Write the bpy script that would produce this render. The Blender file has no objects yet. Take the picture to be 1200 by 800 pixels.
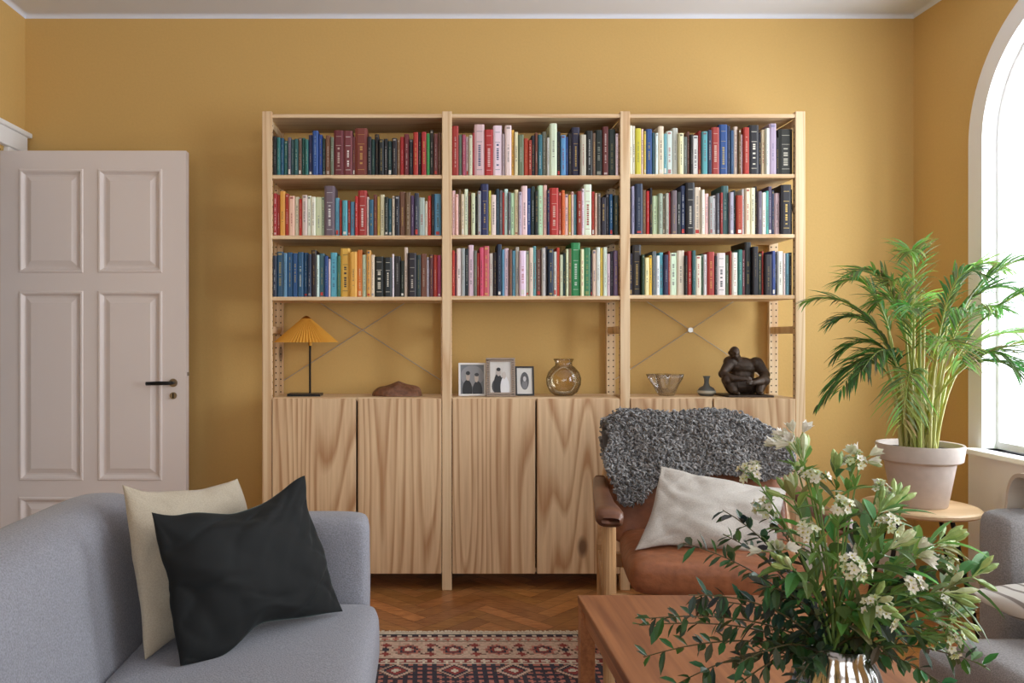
import bpy, bmesh, math, random
import numpy as np
from mathutils import Vector, Matrix, noise, Euler
random.seed(7)
R = random.random
def U(a, b): return a + (b - a) * R()
def lin(c):
    o = []
    for v in c:
        v = v / 255.0
        o.append(v / 12.92 if v <= 0.04045 else ((v + 0.055) / 1.055) ** 2.4)
    return tuple(o)
sc = bpy.context.scene
sc.view_settings.view_transform = 'Standard'
sc.view_settings.exposure = 0.25

# ------------------------------------------------------------ materials
def newmat(name):
    m = bpy.data.materials.new(name); m.use_nodes = True
    nt = m.node_tree
    return m, nt, nt.nodes['Principled BSDF']
def bump(nt, bs, scale, strength, dist=0.01, src=None, detail=3, vec=None):
    n = nt.nodes.new('ShaderNodeTexNoise'); n.inputs['Scale'].default_value = scale; n.inputs['Detail'].default_value = detail
    tc = nt.nodes.new('ShaderNodeTexCoord'); nt.links.new(tc.outputs['Object'], n.inputs['Vector'])
    b = nt.nodes.new('ShaderNodeBump'); b.inputs['Strength'].default_value = strength; b.inputs['Distance'].default_value = dist
    nt.links.new(n.outputs['Fac'], b.inputs['Height']); nt.links.new(b.outputs['Normal'], bs.inputs['Normal'])
    return n
def mat(name, col, rough=0.6, metal=0.0, bs_scale=0, bs_str=0.2, var=0.0, sheen=0, trans=0, ior=1.45, emis=0, coat=0):
    m, nt, b = newmat(name)
    c = lin(col)
    b.inputs['Base Color'].default_value = (*c, 1)
    b.inputs['Roughness'].default_value = rough; b.inputs['Metallic'].default_value = metal
    b.inputs['IOR'].default_value = ior
    if sheen:
        b.inputs['Sheen Weight'].default_value = sheen; b.inputs['Sheen Roughness'].default_value = 0.4
    if trans: b.inputs['Transmission Weight'].default_value = trans
    if coat: b.inputs['Coat Weight'].default_value = coat
    n = None
    if bs_scale: n = bump(nt, b, bs_scale, bs_str)
    if var:
        if n is None:
            n = nt.nodes.new('ShaderNodeTexNoise'); n.inputs['Scale'].default_value = 6
        r = nt.nodes.new('ShaderNodeValToRGB')
        r.color_ramp.elements[0].position = 0.3; r.color_ramp.elements[1].position = 0.7
        r.color_ramp.elements[0].color = (*[x * (1 - var) for x in c], 1)
        r.color_ramp.elements[1].color = (*[min(1, x * (1 + var)) for x in c], 1)
        nt.links.new(n.outputs['Fac'], r.inputs['Fac']); nt.links.new(r.outputs['Color'], b.inputs['Base Color'])
    return m
def vcmat(name, rough=0.6, metal=0, scale=0, strength=0.2, sheen=0, coat=0, transl=0):
    m, nt, b = newmat(name)
    a = nt.nodes.new('ShaderNodeAttribute'); a.attribute_name = 'Col'
    nt.links.new(a.outputs['Color'], b.inputs['Base Color'])
    b.inputs['Roughness'].default_value = rough; b.inputs['Metallic'].default_value = metal
    if sheen: b.inputs['Sheen Weight'].default_value = sheen
    if coat: b.inputs['Coat Weight'].default_value = coat
    if scale: bump(nt, b, scale, strength)
    if transl:
        t = nt.nodes.new('ShaderNodeBsdfTranslucent'); nt.links.new(a.outputs['Color'], t.inputs['Color'])
        mx = nt.nodes.new('ShaderNodeMixShader'); mx.inputs[0].default_value = transl
        nt.links.new(b.outputs[0], mx.inputs[1]); nt.links.new(t.outputs[0], mx.inputs[2])
        nt.links.new(mx.outputs[0], nt.nodes['Material Output'].inputs['Surface'])
    return m
def thinglass(name, tint, edge=.5):
    """thin-walled blown glass: see-through face-on, reflective and tinted towards the rim"""
    m, nt, b = newmat(name); nt.nodes.remove(b)
    lw = nt.nodes.new('ShaderNodeLayerWeight'); lw.inputs['Blend'].default_value = .35
    tr = nt.nodes.new('ShaderNodeBsdfTransparent'); gl = nt.nodes.new('ShaderNodeBsdfGlossy'); gl.inputs['Roughness'].default_value = .04
    cr = nt.nodes.new('ShaderNodeValToRGB')
    cr.color_ramp.elements[0].color = (*lin(tint), 1); cr.color_ramp.elements[1].color = (*[v * edge for v in lin(tint)], 1)
    nt.links.new(lw.outputs['Facing'], cr.inputs['Fac']); nt.links.new(cr.outputs['Color'], tr.inputs['Color'])
    mp = nt.nodes.new('ShaderNodeMath'); mp.operation = 'MULTIPLY_ADD'; mp.inputs[1].default_value = .55; mp.inputs[2].default_value = .05
    nt.links.new(lw.outputs['Fresnel'], mp.inputs[0])
    mx = nt.nodes.new('ShaderNodeMixShader'); nt.links.new(mp.outputs[0], mx.inputs[0])
    nt.links.new(tr.outputs[0], mx.inputs[1]); nt.links.new(gl.outputs[0], mx.inputs[2])
    nt.links.new(mx.outputs[0], nt.nodes['Material Output'].inputs['Surface'])
    return m
def wood(name, light, dark, axis='z', freq=34, fine=0.35, knots=True, rough=0.5, across=3.5, along=0.45, vcmul=False, streak=.35):
    """contour-line grain running along one object axis"""
    m, nt, b = newmat(name); L = nt.links; N = nt.nodes.new
    tc = N('ShaderNodeTexCoord'); oi = N('ShaderNodeObjectInfo')
    off = N('ShaderNodeVectorMath'); off.operation = 'SCALE'; off.inputs[0].default_value = (7.3, 3.1, 5.7)
    L.new(oi.outputs['Random'], off.inputs['Scale'])
    ad = N('ShaderNodeVectorMath'); ad.operation = 'ADD'
    L.new(tc.outputs['Object'], ad.inputs[0]); L.new(off.outputs[0], ad.inputs[1])
    s = {'x': (along, across, across), 'y': (across, along, across), 'z': (across, across, along)}[axis]
    mp = N('ShaderNodeMapping'); mp.inputs['Scale'].default_value = s
    L.new(ad.outputs[0], mp.inputs['Vector'])
    n1 = N('ShaderNodeTexNoise'); n1.inputs['Scale'].default_value = 1.0; n1.inputs['Detail'].default_value = 1.5; n1.inputs['Roughness'].default_value = 0.3
    L.new(mp.outputs[0], n1.inputs['Vector'])
    mu = N('ShaderNodeMath'); mu.operation = 'MULTIPLY'; mu.inputs[1].default_value = freq
    L.new(n1.outputs['Fac'], mu.inputs[0])
    si = N('ShaderNodeMath'); si.operation = 'FRACT'; L.new(mu.outputs[0], si.inputs[0])
    mr = N('ShaderNodeValToRGB'); mr.color_ramp.elements[0].position = 0; mr.color_ramp.elements[0].color = (0, 0, 0, 1)
    mr.color_ramp.elements[1].position = .80; mr.color_ramp.elements[1].color = (1, 1, 1, 1)
    e = mr.color_ramp.elements.new(.45); e.color = (.15, .15, .15, 1); e = mr.color_ramp.elements.new(.98); e.color = (0, 0, 0, 1)
    L.new(si.outputs[0], mr.inputs['Fac'])
    big = 16.0
    s2 = tuple(v * big * (1 if v > 1 else streak) for v in s)
    mp2 = N('ShaderNodeMapping'); mp2.inputs['Scale'].default_value = s2; L.new(ad.outputs[0], mp2.inputs['Vector'])
    n2 = N('ShaderNodeTexNoise'); n2.inputs['Scale'].default_value = 1.0; n2.inputs['Detail'].default_value = 3
    L.new(mp2.outputs[0], n2.inputs['Vector'])
    c2 = N('ShaderNodeMapRange'); c2.inputs['From Min'].default_value = .3; c2.inputs['From Max'].default_value = .7
    L.new(n2.outputs['Fac'], c2.inputs['Value'])
    mx = N('ShaderNodeMix'); mx.inputs['Factor'].default_value = fine
    L.new(mr.outputs[0], mx.inputs['A']); L.new(c2.outputs[0], mx.inputs['B'])
    cr = N('ShaderNodeValToRGB')
    cr.color_ramp.elements[0].position = 0.1; cr.color_ramp.elements[0].color = (*lin(light), 1)
    cr.color_ramp.elements[1].position = 0.85; cr.color_ramp.elements[1].color = (*lin(dark), 1)
    L.new(mx.outputs['Result'], cr.inputs['Fac'])
    out = cr.outputs['Color']
    if knots:
        s3 = tuple(v * .75 if v > 1 else v * 4.2 for v in s)
        mp3 = N('ShaderNodeMapping'); mp3.inputs['Scale'].default_value = s3; L.new(ad.outputs[0], mp3.inputs['Vector'])
        vo = N('ShaderNodeTexVoronoi'); vo.inputs['Scale'].default_value = 1.0; L.new(mp3.outputs[0], vo.inputs['Vector'])
        k = N('ShaderNodeValToRGB'); k.color_ramp.elements[0].position = 0.045; k.color_ramp.elements[0].color = (1, 1, 1, 1)
        k.color_ramp.elements[1].position = 0.09; k.color_ramp.elements[1].color = (0, 0, 0, 1)
        L.new(vo.outputs['Distance'], k.inputs['Fac'])
        m2 = N('ShaderNodeMix'); m2.data_type = 'RGBA'
        L.new(k.outputs['Color'], m2.inputs['Factor']); L.new(out, m2.inputs['A'])
        m2.inputs['B'].default_value = (*lin(tuple(int(v * .66) for v in dark)), 1)
        out = m2.outputs['Result']
    if vcmul:
        a = N('ShaderNodeAttribute'); a.attribute_name = 'Col'
        m3 = N('ShaderNodeMix'); m3.data_type = 'RGBA'; m3.blend_type = 'MULTIPLY'; m3.inputs['Factor'].default_value = 1
        L.new(out, m3.inputs['A']); L.new(a.outputs['Color'], m3.inputs['B']); out = m3.outputs['Result']
    L.new(out, b.inputs['Base Color'])
    b.inputs['Roughness'].default_value = rough
    return m

# ------------------------------------------------------------ mesh builder
class MB:
    def __init__(s): s.v = []; s.f = []; s.c = []
    def add(s, vs, fs, col=(200, 200, 200)):
        o = len(s.v); s.v.extend([tuple(p) for p in vs]); c = lin(col)
        for f in fs: s.f.append([o + i for i in f]); s.c.append(c)
    def box(s, x0, x1, y0, y1, z0, z1, col=(200, 200, 200)):
        v = [(x, y, z) for z in (z0, z1) for y in (y0, y1) for x in (x0, x1)]
        s.add(v, [(0, 2, 3, 1), (4, 5, 7, 6), (0, 1, 5, 4), (2, 6, 7, 3), (0, 4, 6, 2), (1, 3, 7, 5)], col)
    def quad(s, a, b, c, d, col): s.add([a, b, c, d], [(0, 1, 2, 3)], col)
    def tube(s, pts, rad, col, n=6, cap=True):
        pts = [Vector(p) for p in pts]
        if not isinstance(rad, (list, tuple)): rad = [rad] * len(pts)
        vs = []; fs = []
        pu = None
        for i, p in enumerate(pts):
            t = (pts[min(i + 1, len(pts) - 1)] - pts[max(i - 1, 0)])
            if t.length < 1e-9: t = Vector((0, 0, 1))
            t.normalize()
            if pu is None:
                pu = t.cross(Vector((0, 0, 1)) if abs(t.z) < .9 else Vector((1, 0, 0)))
            pu = pu - t * pu.dot(t)
            if pu.length < 1e-6: pu = t.orthogonal()
            pu.normalize(); w = t.cross(pu)
            for k in range(n):
                a = 2 * math.pi * k / n
                vs.append(p + (pu * math.cos(a) + w * math.sin(a)) * rad[i])
        for i in range(len(pts) - 1):
            for k in range(n):
                k2 = (k + 1) % n
                fs.append((i * n + k, i * n + k2, (i + 1) * n + k2, (i + 1) * n + k))
        if cap:
            fs.append(tuple(range(n))[::-1]); fs.append(tuple(range((len(pts) - 1) * n, len(pts) * n)))
        s.add(vs, fs, col)
    def ell(s, c, r, rot=None, n=16, col=(200, 200, 200)):
        vs = []; fs = []; m = n // 2
        Mx = rot.to_matrix() if rot else Matrix.Identity(3)
        for j in range(m + 1):
            ph = -math.pi / 2 + math.pi * j / m
            for i in range(n):
                th = 2 * math.pi * i / n
                q = Vector((r[0] * math.cos(ph) * math.cos(th), r[1] * math.cos(ph) * math.sin(th), r[2] * math.sin(ph)))
                vs.append(Vector(c) + Mx @ q)
        for j in range(m):
            for i in range(n):
                i2 = (i + 1) % n; fs.append((j * n + i, j * n + i2, (j + 1) * n + i2, (j + 1) * n + i))
        s.add(vs, fs, col)
    def limb(s, pts, rad):
        s.tube(pts, rad, (200, 200, 200), 14)
        for p, r in zip(pts, rad): s.ell(p, (r, r, r), n=14)
    def lathe(s, prof, c=(0, 0, 0), n=40, col=(200, 200, 200), fn=None):
        vs = []; fs = []
        for i, (r, z) in enumerate(prof):
            for k in range(n):
                a = 2 * math.pi * k / n
                rr = r * (fn(a, z) if fn else 1)
                vs.append((c[0] + rr * math.cos(a), c[1] + rr * math.sin(a), c[2] + z))
        for i in range(len(prof) - 1):
            for k in range(n):
                k2 = (k + 1) % n
                fs.append((i * n + k, i * n + k2, (i + 1) * n + k2, (i + 1) * n + k))
        if prof[0][0] > 1e-4: fs.append(tuple(range(n))[::-1])
        s.add(vs, fs, col)
    def blade(s, p, d, up, L, W, droop, col, seg=4, fold=0.25, tip=0.5):
        """leaf/petal: strip with a central fold; tip = position of widest point"""
        p = Vector(p); d = Vector(d).normalized(); up = Vector(up)
        side = d.cross(up)
        if side.length < 1e-5: side = d.orthogonal()
        side.normalize(); nn = side.cross(d).normalized()
        vs = []; fs = []
        for i in range(seg + 1):
            t = i / seg
            w = W * (math.sin(math.pi * min(1, (t * .5 / tip) if t < tip else .5 + (t - tip) / (1 - tip) * .5)) ** .8 if 0 < t < 1 else .06)
            c = p + d * (L * t * (1 - .3 * droop * t)) + Vector((0, 0, -1)) * (droop * L * t * t * .8)
            vs += [c - side * w * .5 + nn * w * fold, c, c + side * w * .5 + nn * w * fold]
        for i in range(seg):
            a = i * 3
            fs += [(a, a + 1, a + 4, a + 3), (a + 1, a + 2, a + 5, a + 4)]
        s.add(vs, fs, col)
    def obj(s, name, m, parent=None, smooth=False, bevel=0, bseg=2, sub=0):
        me = bpy.data.meshes.new(name); me.from_pydata(s.v, [], s.f)
        ca = me.color_attributes.new('Col', 'FLOAT_COLOR', 'CORNER')
        nl = np.array([len(f) for f in s.f]); cc = np.ones((len(s.c), 4)); cc[:, :3] = np.array(s.c)
        ca.data.foreach_set('color', np.repeat(cc, nl, axis=0).ravel())
        me.update()
        return mkobj(name, me, m, parent, smooth, bevel, bseg, sub)
def mkobj(name, me, m, parent=None, smooth=False, bevel=0, bseg=2, sub=0):
    o = bpy.data.objects.new(name, me); sc.collection.objects.link(o)
    if m:
        me.materials.clear(); me.materials.append(m)
    if smooth:
        me.polygons.foreach_set('use_smooth', [True] * len(me.polygons))
    if bevel:
        b = o.modifiers.new('bev', 'BEVEL'); b.width = bevel; b.segments = bseg; b.limit_method = 'ANGLE'
    if sub:
        b = o.modifiers.new('sub', 'SUBSURF'); b.levels = sub; b.render_levels = sub
    if parent: o.parent = parent
    return o
def empty(name, loc=(0, 0, 0), rz=0):
    e = bpy.data.objects.new(name, None); e.location = loc; e.rotation_euler = (0, 0, rz)
    e.empty_display_size = .1
    sc.collection.objects.link(e); return e
def box(name, x0, x1, y0, y1, z0, z1, m, parent=None, bevel=0, bseg=2):
    b = MB(); b.box(x0, x1, y0, y1, z0, z1); return b.obj(name, m, parent, bevel=bevel, bseg=bseg)
def soft(name, x0, x1, y0, y1, z0, z1, m, parent=None, r=.04, puff=0.0):
    """upholstered block: rounded, slightly puffed"""
    bm = bmesh.new(); bmesh.ops.create_cube(bm, size=2)
    bmesh.ops.subdivide_edges(bm, edges=bm.edges, cuts=11, use_grid_fill=True)
    hx, hy, hz = (x1 - x0) / 2, (y1 - y0) / 2, (z1 - z0) / 2
    C = Vector(((x0 + x1) / 2, (y0 + y1) / 2, (z0 + z1) / 2))
    rr = min(r, hx * .98, hy * .98, hz * .98)
    def sp(t): return math.copysign(1 - (1 - abs(t)) ** 1.7, t)
    for v in bm.verts:
        q = Vector((sp(v.co.x) * hx, sp(v.co.y) * hy, sp(v.co.z) * hz))
        i = Vector((max(-hx + rr, min(hx - rr, q.x)), max(-hy + rr, min(hy - rr, q.y)), max(-hz + rr, min(hz - rr, q.z))))
        d = q - i
        if d.length > 1e-7: d = d.normalized() * rr
        p = i + d
        a, bb, c = p.x / hx, p.y / hy, p.z / hz
        k = puff
        p.z += math.copysign(k * (1 - a * a) * (1 - bb * bb), c) * abs(c)
        p.x += math.copysign(k * (1 - c * c) * (1 - bb * bb), a) * abs(a) * .6
        p += Vector((1, 1, 1)) * 0.004 * noise.noise((p + C) * 6)
        v.co = p + C
    me = bpy.data.meshes.new(name); bm.to_mesh(me); bm.free()
    return mkobj(name, me, m, parent, smooth=True, sub=1)
def cushion(name, BL, BR, TR, TL, th, m, parent=None, n=40, wr=.012, seed=0, pin=.09, fold=0, edge=.008, sag=0):
    BL, BR, TR, TL = map(Vector, (BL, BR, TR, TL))
    ux = (BR - BL).normalized(); uy = (TL - BL).normalized(); nn = ux.cross(uy).normalized()
    b = MB(); vs = []; fs = []
    for side in (1, -1):
        for j in range(n + 1):
            for i in range(n + 1):
                u = -math.cos(math.pi * i / n); v = -math.cos(math.pi * j / n)
                uu = u * (1 - pin * (1 - v * v)); vv = v * (1 - pin * (1 - u * u))
                s, t = (uu + 1) / 2, (vv + 1) / 2
                p = BL * (1 - s) * (1 - t) + BR * s * (1 - t) + TR * s * t + TL * (1 - s) * t
                prof = max(0, (1 - u * u) * (1 - v * v)) ** .42
                q = Vector((u * 1.7 + seed, v * 1.7, side * 3.0))
                w = noise.noise(q * 1.2) + .35 * noise.noise(q * 2.8)
                e = max(abs(u), abs(v))
                h = th * .5 * prof + wr * w * prof * (0.6 + e)
                if fold:   # soft creases, mostly running diagonally, stronger towards the corners
                    c1 = abs(noise.noise(Vector(((u + v) * .55 + seed, (u - v) * 1.6, side * 2 + 5))))
                    c2 = abs(noise.noise(Vector(((u - v) * .5 - seed, (u + v) * 1.5, side * 2 + 9))))
                    h -= fold * (math.exp(-c1 * 9) + .8 * math.exp(-c2 * 9)) * min(1, prof * 1.6) * (.3 + 1.0 * e * e)
                ew = edge * noise.noise(Vector((u * 1.6 + seed, v * 1.6, 0)))
                p = p + nn * side * h + uy * ew * 2 + ux * edge * noise.noise(Vector((u * 1.4 - seed, v * 1.4, 4)))
                p.z -= sag * (1 - u * u) * max(0, v)
                vs.append(p)
    M = (n + 1) ** 2
    for j in range(n):
        for i in range(n):
            a = j * (n + 1) + i
            fs.append((a, a + 1, a + n + 2, a + n + 1)); fs.append((M + a + n + 1, M + a + n + 2, M + a + 1, M + a))
    b.add(vs, fs)
    me_o = b.obj(name, m, parent, smooth=True)
    bm = bmesh.new(); bm.from_mesh(me_o.data); bmesh.ops.remove_doubles(bm, verts=bm.verts, dist=1e-5)
    bm.to_mesh(me_o.data); bm.free()
    s = me_o.modifiers.new('sub', 'SUBSURF'); s.levels = 1; s.render_levels = 1
    return me_o
def holed(name, outer, holes, thick, axes, loc, m, parent=None, bevel=0):
    cu = bpy.data.curves.new(name, 'CURVE'); cu.dimensions = '2D'; cu.fill_mode = 'BOTH'; cu.extrude = thick / 2
    for pl in [outer] + holes:
        sp = cu.splines.new('POLY'); sp.points.add(len(pl) - 1); sp.use_cyclic_u = True
        for i, p in enumerate(pl): sp.points[i].co = (p[0], p[1], 0, 1)
    o = bpy.data.objects.new(name + '_c', cu); sc.collection.objects.link(o)
    bpy.context.view_layer.update()
    me = bpy.data.meshes.new_from_object(o.evaluated_get(bpy.context.evaluated_depsgraph_get()))
    bpy.data.objects.remove(o); bpy.data.curves.remove(cu)
    M = Matrix([[axes[0][0], axes[1][0], axes[2][0], loc[0]], [axes[0][1], axes[1][1], axes[2][1], loc[1]],
                [axes[0][2], axes[1][2], axes[2][2], loc[2]], [0, 0, 0, 1]])
    me.transform(M); me.name = name
    return mkobj(name, me, m, parent, bevel=bevel)
AX_R = ((0, 1, 0), (0, 0, 1), (1, 0, 0)); AX_F = ((1, 0, 0), (0, 0, 1), (0, -1, 0))
def rect(a, b, c, d): return [(a, c), (b, c), (b, d), (a, d)]
def arch(a, b, z0, zs, n=40):
    r = (b - a) / 2; c = (a + b) / 2
    return [(a, z0), (b, z0)] + [(c + r * math.cos(math.pi * i / n), zs + r * math.sin(math.pi * i / n)) for i in range(n + 1)]

# ------------------------------------------------------------ room
XL, XR, YB, YF, ZC = -2.07, 2.51, 4.10, -2.6, 2.86
m_wall = mat('mustard_paint', (212, 174, 106), .75, bs_scale=90, bs_str=.06, var=.02)
m_white = mat('white_paint', (242, 241, 240), .5)
m_door = mat('door_paint', (226, 215, 209), .42)
m_ceil = mat('ceiling_paint', (226, 231, 242), .8)
box('wall_back', XL - .15, XR + .15, YB, YB + .12, 0, ZC, m_wall)
box('ceiling', XL - .15, XR + .15, YF - .1, YB + .12, ZC, ZC + .1, m_ceil)
holed('wall_left', rect(YF, YB, 0, ZC), [rect(2.96, 3.87, 0.001, 2.115)], .12, AX_R, (XL - .06, 0, 0), m_wall)
W1 = (2.50, 3.555); ZS = 2.07
holed('wall_right', rect(YF, YB, 0, ZC), [arch(W1[0] - .012, W1[1] + .012, .69, ZS), rect(0.19, 1.71, .69, 2.46)], .05, AX_R, (XR + .025, 0, 0), m_wall)
holed('wall_front', rect(XL, XR, 0, ZC), [rect(-1.2, 1.6, .8, 2.4)], .1, AX_F, (0, YF - .05, 0), m_wall)
h = MB(); h.box(-3.3, -3.2, 2.4, 4.4, 0, 2.5); h.box(-3.2, XL - .12, 2.3, 2.4, 0, 2.5); h.box(-3.2, XL - .12, 4.3, 4.4, 0, 2.5)
h.box(-3.3, XL - .12, 2.3, 4.4, 2.5, 2.6); h.box(-3.3, XL - .12, 2.3, 4.4, -.1, 0)
h.obj('wall_hallway', m_white)
# floor : herringbone planks as real pieces
m_floor = wood('oak_parquet', (220, 158, 94), (172, 108, 56), 'x', freq=6, fine=.75, knots=False, rough=.3, across=9, along=1.2, vcmul=True)
fb = MB()
Wd, Lg = .075, .375; c45 = math.cos(math.pi / 4)
def rot(p): return ((p[0] - p[1]) * c45, (p[0] + p[1]) * c45)
for k in range(-90, 130):
    for m_ in range(-14, 15):
        for t in (0, 1):
            ox = k * Wd + m_ * 2 * Lg; oy = k * Wd
            if t == 0: q = [(ox, oy), (ox + Lg, oy), (ox + Lg, oy + Wd), (ox, oy + Wd)]
            else: q = [(ox, oy + Wd), (ox + Wd, oy + Wd), (ox + Wd, oy + Wd + Lg), (ox, oy + Wd + Lg)]
            cx = sum(p[0] for p in q) / 4; cy = sum(p[1] for p in q) / 4
            rc = rot((cx, cy))
            if not (XL - .3 < rc[0] < XR + .3 and YF - .3 < rc[1] < YB + .3): continue
            q = [(cx + (p[0] - cx) * (1 - .0012 / (abs(p[0] - cx))), cy + (p[1] - cy) * (1 - .0012 / abs(p[1] - cy))) for p in q]
            q = [rot(p) for p in q]
            g = U(.80, 1.0) * (1.0 if t else .93)
            fb.add([(p[0], p[1], 0) for p in q], [(0, 1, 2, 3)], (255 * g, 255 * g * U(.95, 1), 255 * g * U(.9, 1)))
fo = fb.obj('floor', m_floor)
bm = bmesh.new(); bm.from_mesh(fo.data)
for co, no in (((XL, 0, 0), (-1, 0, 0)), ((XR, 0, 0), (1, 0, 0)), ((0, YF, 0), (0, -1, 0)), ((0, YB, 0), (0, 1, 0))):
    bmesh.ops.bisect_plane(bm, geom=bm.verts[:] + bm.edges[:] + bm.faces[:], plane_co=co, plane_no=no, clear_outer=True)
vs = [bm.verts.new(p) for p in ((XL, YF, -.002), (XR, YF, -.002), (XR, YB, -.002), (XL, YB, -.002))]
ff = bm.faces.new(vs); lay = bm.loops.layers.float_color['Col']
for l in ff.loops: l[lay] = (.2, .16, .13, 1)
bm.to_mesh(fo.data); bm.free()
box('baseboard_back', XL, XR, YB - .018, YB, 0, .14, m_white, bevel=.004)
box('baseboard_right', XR - .018, XR, YF, 2.38, 0, .14, m_white, bevel=.004)
box('baseboard_left', XL, XL + .018, YF, 2.78, 0, .14, m_white, bevel=.004)
t = MB(); t.box(XL, XL + .03, 3.885, 4.05, 0, 2.13); t.box(XL, XL + .03, 2.8, 2.95, 0, 2.13); t.box(XL, XL + .035, 2.8, 4.06, 2.13, 2.235)
t.box(XL, XL + .05, 2.78, 4.08, 2.215, 2.24)
t.obj('trim_1', m_white, bevel=.006)
t = MB()
def cove(p, q, inn):
    p, q, inn = Vector(p), Vector(q), Vector(inn); n = 6; vs = []
    for e in (p, q):
        for i in range(n + 1):
            a = math.pi / 2 * i / n; vs.append(e + inn * (.02 * (1 - math.cos(a))) + Vector((0, 0, -.02 * (1 - math.sin(a)))))
    t.add(vs, [(i, i + 1, n + 2 + i, n + 1 + i) for i in range(n)])
cove((XL, YB - .0005, ZC - .0005), (XR, YB - .0005, ZC - .0005), (0, -1, 0)); cove((XL + .0005, YF, ZC - .0005), (XL + .0005, YB, ZC - .0005), (1, 0, 0)); cove((XR - .0005, YF, ZC - .0005), (XR - .0005, YB, ZC - .0005), (-1, 0, 0))
t.obj('trim_2', m_ceil, smooth=True)
# arched window
win = empty('window_1')
holed('casing', arch(W1[0] - .1, W1[1] + .09, .0, ZS), [arch(W1[0], W1[1], .70, ZS)], .03, AX_R, (XR - .013, 0, 0), m_white, win, bevel=.004)
holed('jamb_lining', arch(W1[0] - .011, W1[1] + .011, .69, ZS), [arch(W1[0], W1[1], .70, ZS)], .058, AX_R, (XR + .028, 0, 0), m_white, win)
holed('sash', arch(W1[0] + .001, W1[1] - .001, .701, ZS), [arch(W1[0] + .016, W1[1] - .016, .73, ZS)], .014, AX_R, (XR + .045, 0, 0), m_white, win)
cyw = (W1[0] + W1[1]) / 2
box('mullion', XR + .038, XR + .052, cyw - .014, cyw + .014, .73, ZS + (W1[1] - W1[0]) / 2 - .014, m_white, win)
box('sill', XR - .10, XR + .04, W1[0] - .03, W1[1] + .03, .675, .70, m_white, win, bevel=.006)
w2 = empty('window_2')
holed('casing', rect(.1, 1.8, .6, 2.55), [rect(.2, 1.7, .70, 2.45)], .03, AX_R, (XR - .013, 0, 0), m_white, w2, bevel=.004)
holed('sash', rect(.191, 1.709, .691, 2.459), [rect(.24, .93, .74, 2.41), rect(.97, 1.66, .74, 2.41)], .03, AX_R, (XR + .03, 0, 0), m_white, w2)
w3 = empty('window_3')
holed('casing', rect(-1.3, 1.7, .7, 2.5), [rect(-1.2, 1.6, .8, 2.4)], .03, AX_F, (0, YF + .01, 0), m_white, w3, bevel=.004)
holed('sash', rect(-1.199, 1.599, .801, 2.399), [rect(-1.15, -.25, .85, 2.35), rect(-.2, .65, .85, 2.35), rect(.7, 1.55, .85, 2.35)], .04, AX_F, (0, YF - .05, 0), m_white, w3)

# ------------------------------------------------------------ open door
door = empty('door_1')
DX0, DX1, DY = -2.065, -1.165, 3.85
sd = 240.7
def dx(px): return (px - 500) / sd
def dz(py): return 1.185 + (398 - py) / sd
cols = [(dx(27), dx(98)), (dx(119), dx(190))]
rows = [(dz(318), dz(201)), (dz(560), dz(343)), (.22, dz(583))]
b = MB()
b.box(DX0, DX1, DY + .012, DY + .034, .01, 2.10)
for yy in ((DY, DY + .012), (DY + .034, DY + .046)):
    xs = [DX0, cols[0][0], cols[0][1], cols[1][0], cols[1][1], DX1]
    for i in (0, 2, 4): b.box(xs[i], xs[i + 1], yy[0], yy[1], .01, 2.10)
    zs = [.01, rows[2][0], rows[2][1], rows[1][0], rows[1][1], rows[0][0], rows[0][1], 2.10]
    for cx in cols:
        for i in (0, 2, 4, 6): b.box(cx[0], cx[1], yy[0], yy[1], zs[i], zs[i + 1])
b.obj('leaf', m_door, door)
b = MB()
for cx in cols:
    for rz in rows:
        def ring(i0, y0, i1, y1):
            a = [(cx[0] + i0, y0, rz[0] + i0), (cx[1] - i0, y0, rz[0] + i0), (cx[1] - i0, y0, rz[1] - i0), (cx[0] + i0, y0, rz[1] - i0)]
            c = [(cx[0] + i1, y1, rz[0] + i1), (cx[1] - i1, y1, rz[0] + i1), (cx[1] - i1, y1, rz[1] - i1), (cx[0] + i1, y1, rz[1] - i1)]
            b.add(a + c, [(k, (k + 1) % 4, 4 + (k + 1) % 4, 4 + k) for k in range(4)])
        ring(-.008, DY, -.004, DY - .006); ring(-.004, DY - .006, .004, DY - .006); ring(.004, DY - .006, .012, DY + .006)
        ring(.012, DY + .006, .018, DY + .0115); ring(.026, DY + .0115, .046, DY + .002); ring(.046, DY + .002, .05, DY + .0)
        i = .05
        b.quad((cx[0] + i, DY, rz[0] + i), (cx[1] - i, DY, rz[0] + i), (cx[1] - i, DY, rz[1] - i), (cx[0] + i, DY, rz[1] - i), (200, 200, 200))
b.obj('panels', m_door, door)
m_black = mat('black_metal', (22, 21, 21), .35, .3)
m_brass = mat('nickel', (150, 140, 125), .3, 1)
b = MB(); hz_ = dz(448)
b.tube([(dx(206), DY - .045, hz_), (dx(203), DY - .05, hz_), (dx(190), DY - .05, hz_), (dx(177), DY - .048, hz_ - .002)], [.008, .009, .010, .009], (20, 20, 20), 10)
b.tube([(dx(205), DY, hz_), (dx(205), DY - .05, hz_)], .008, (20, 20, 20), 10)
b.obj('handle', m_black, door, smooth=True)
b = MB(); b.tube([(dx(205), DY - .008, hz_), (dx(205), DY, hz_)], .02, (1, 1, 1), 20); b.tube([(dx(205), DY - .006, dz(463)), (dx(205), DY, dz(463))], .017, (1, 1, 1), 20)
b.tube([(DX1 + .004, DY + .023, dz(440)), (DX1 + .004, DY + .023, dz(436))], .006, (1, 1, 1), 8)
b.obj('rosettes', m_brass, door)
b = MB(); b.box(dx(205) - .003, dx(205) + .003, DY - .0075, DY - .006, dz(466), dz(460)); b.obj('keyhole', m_black, door)

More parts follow.
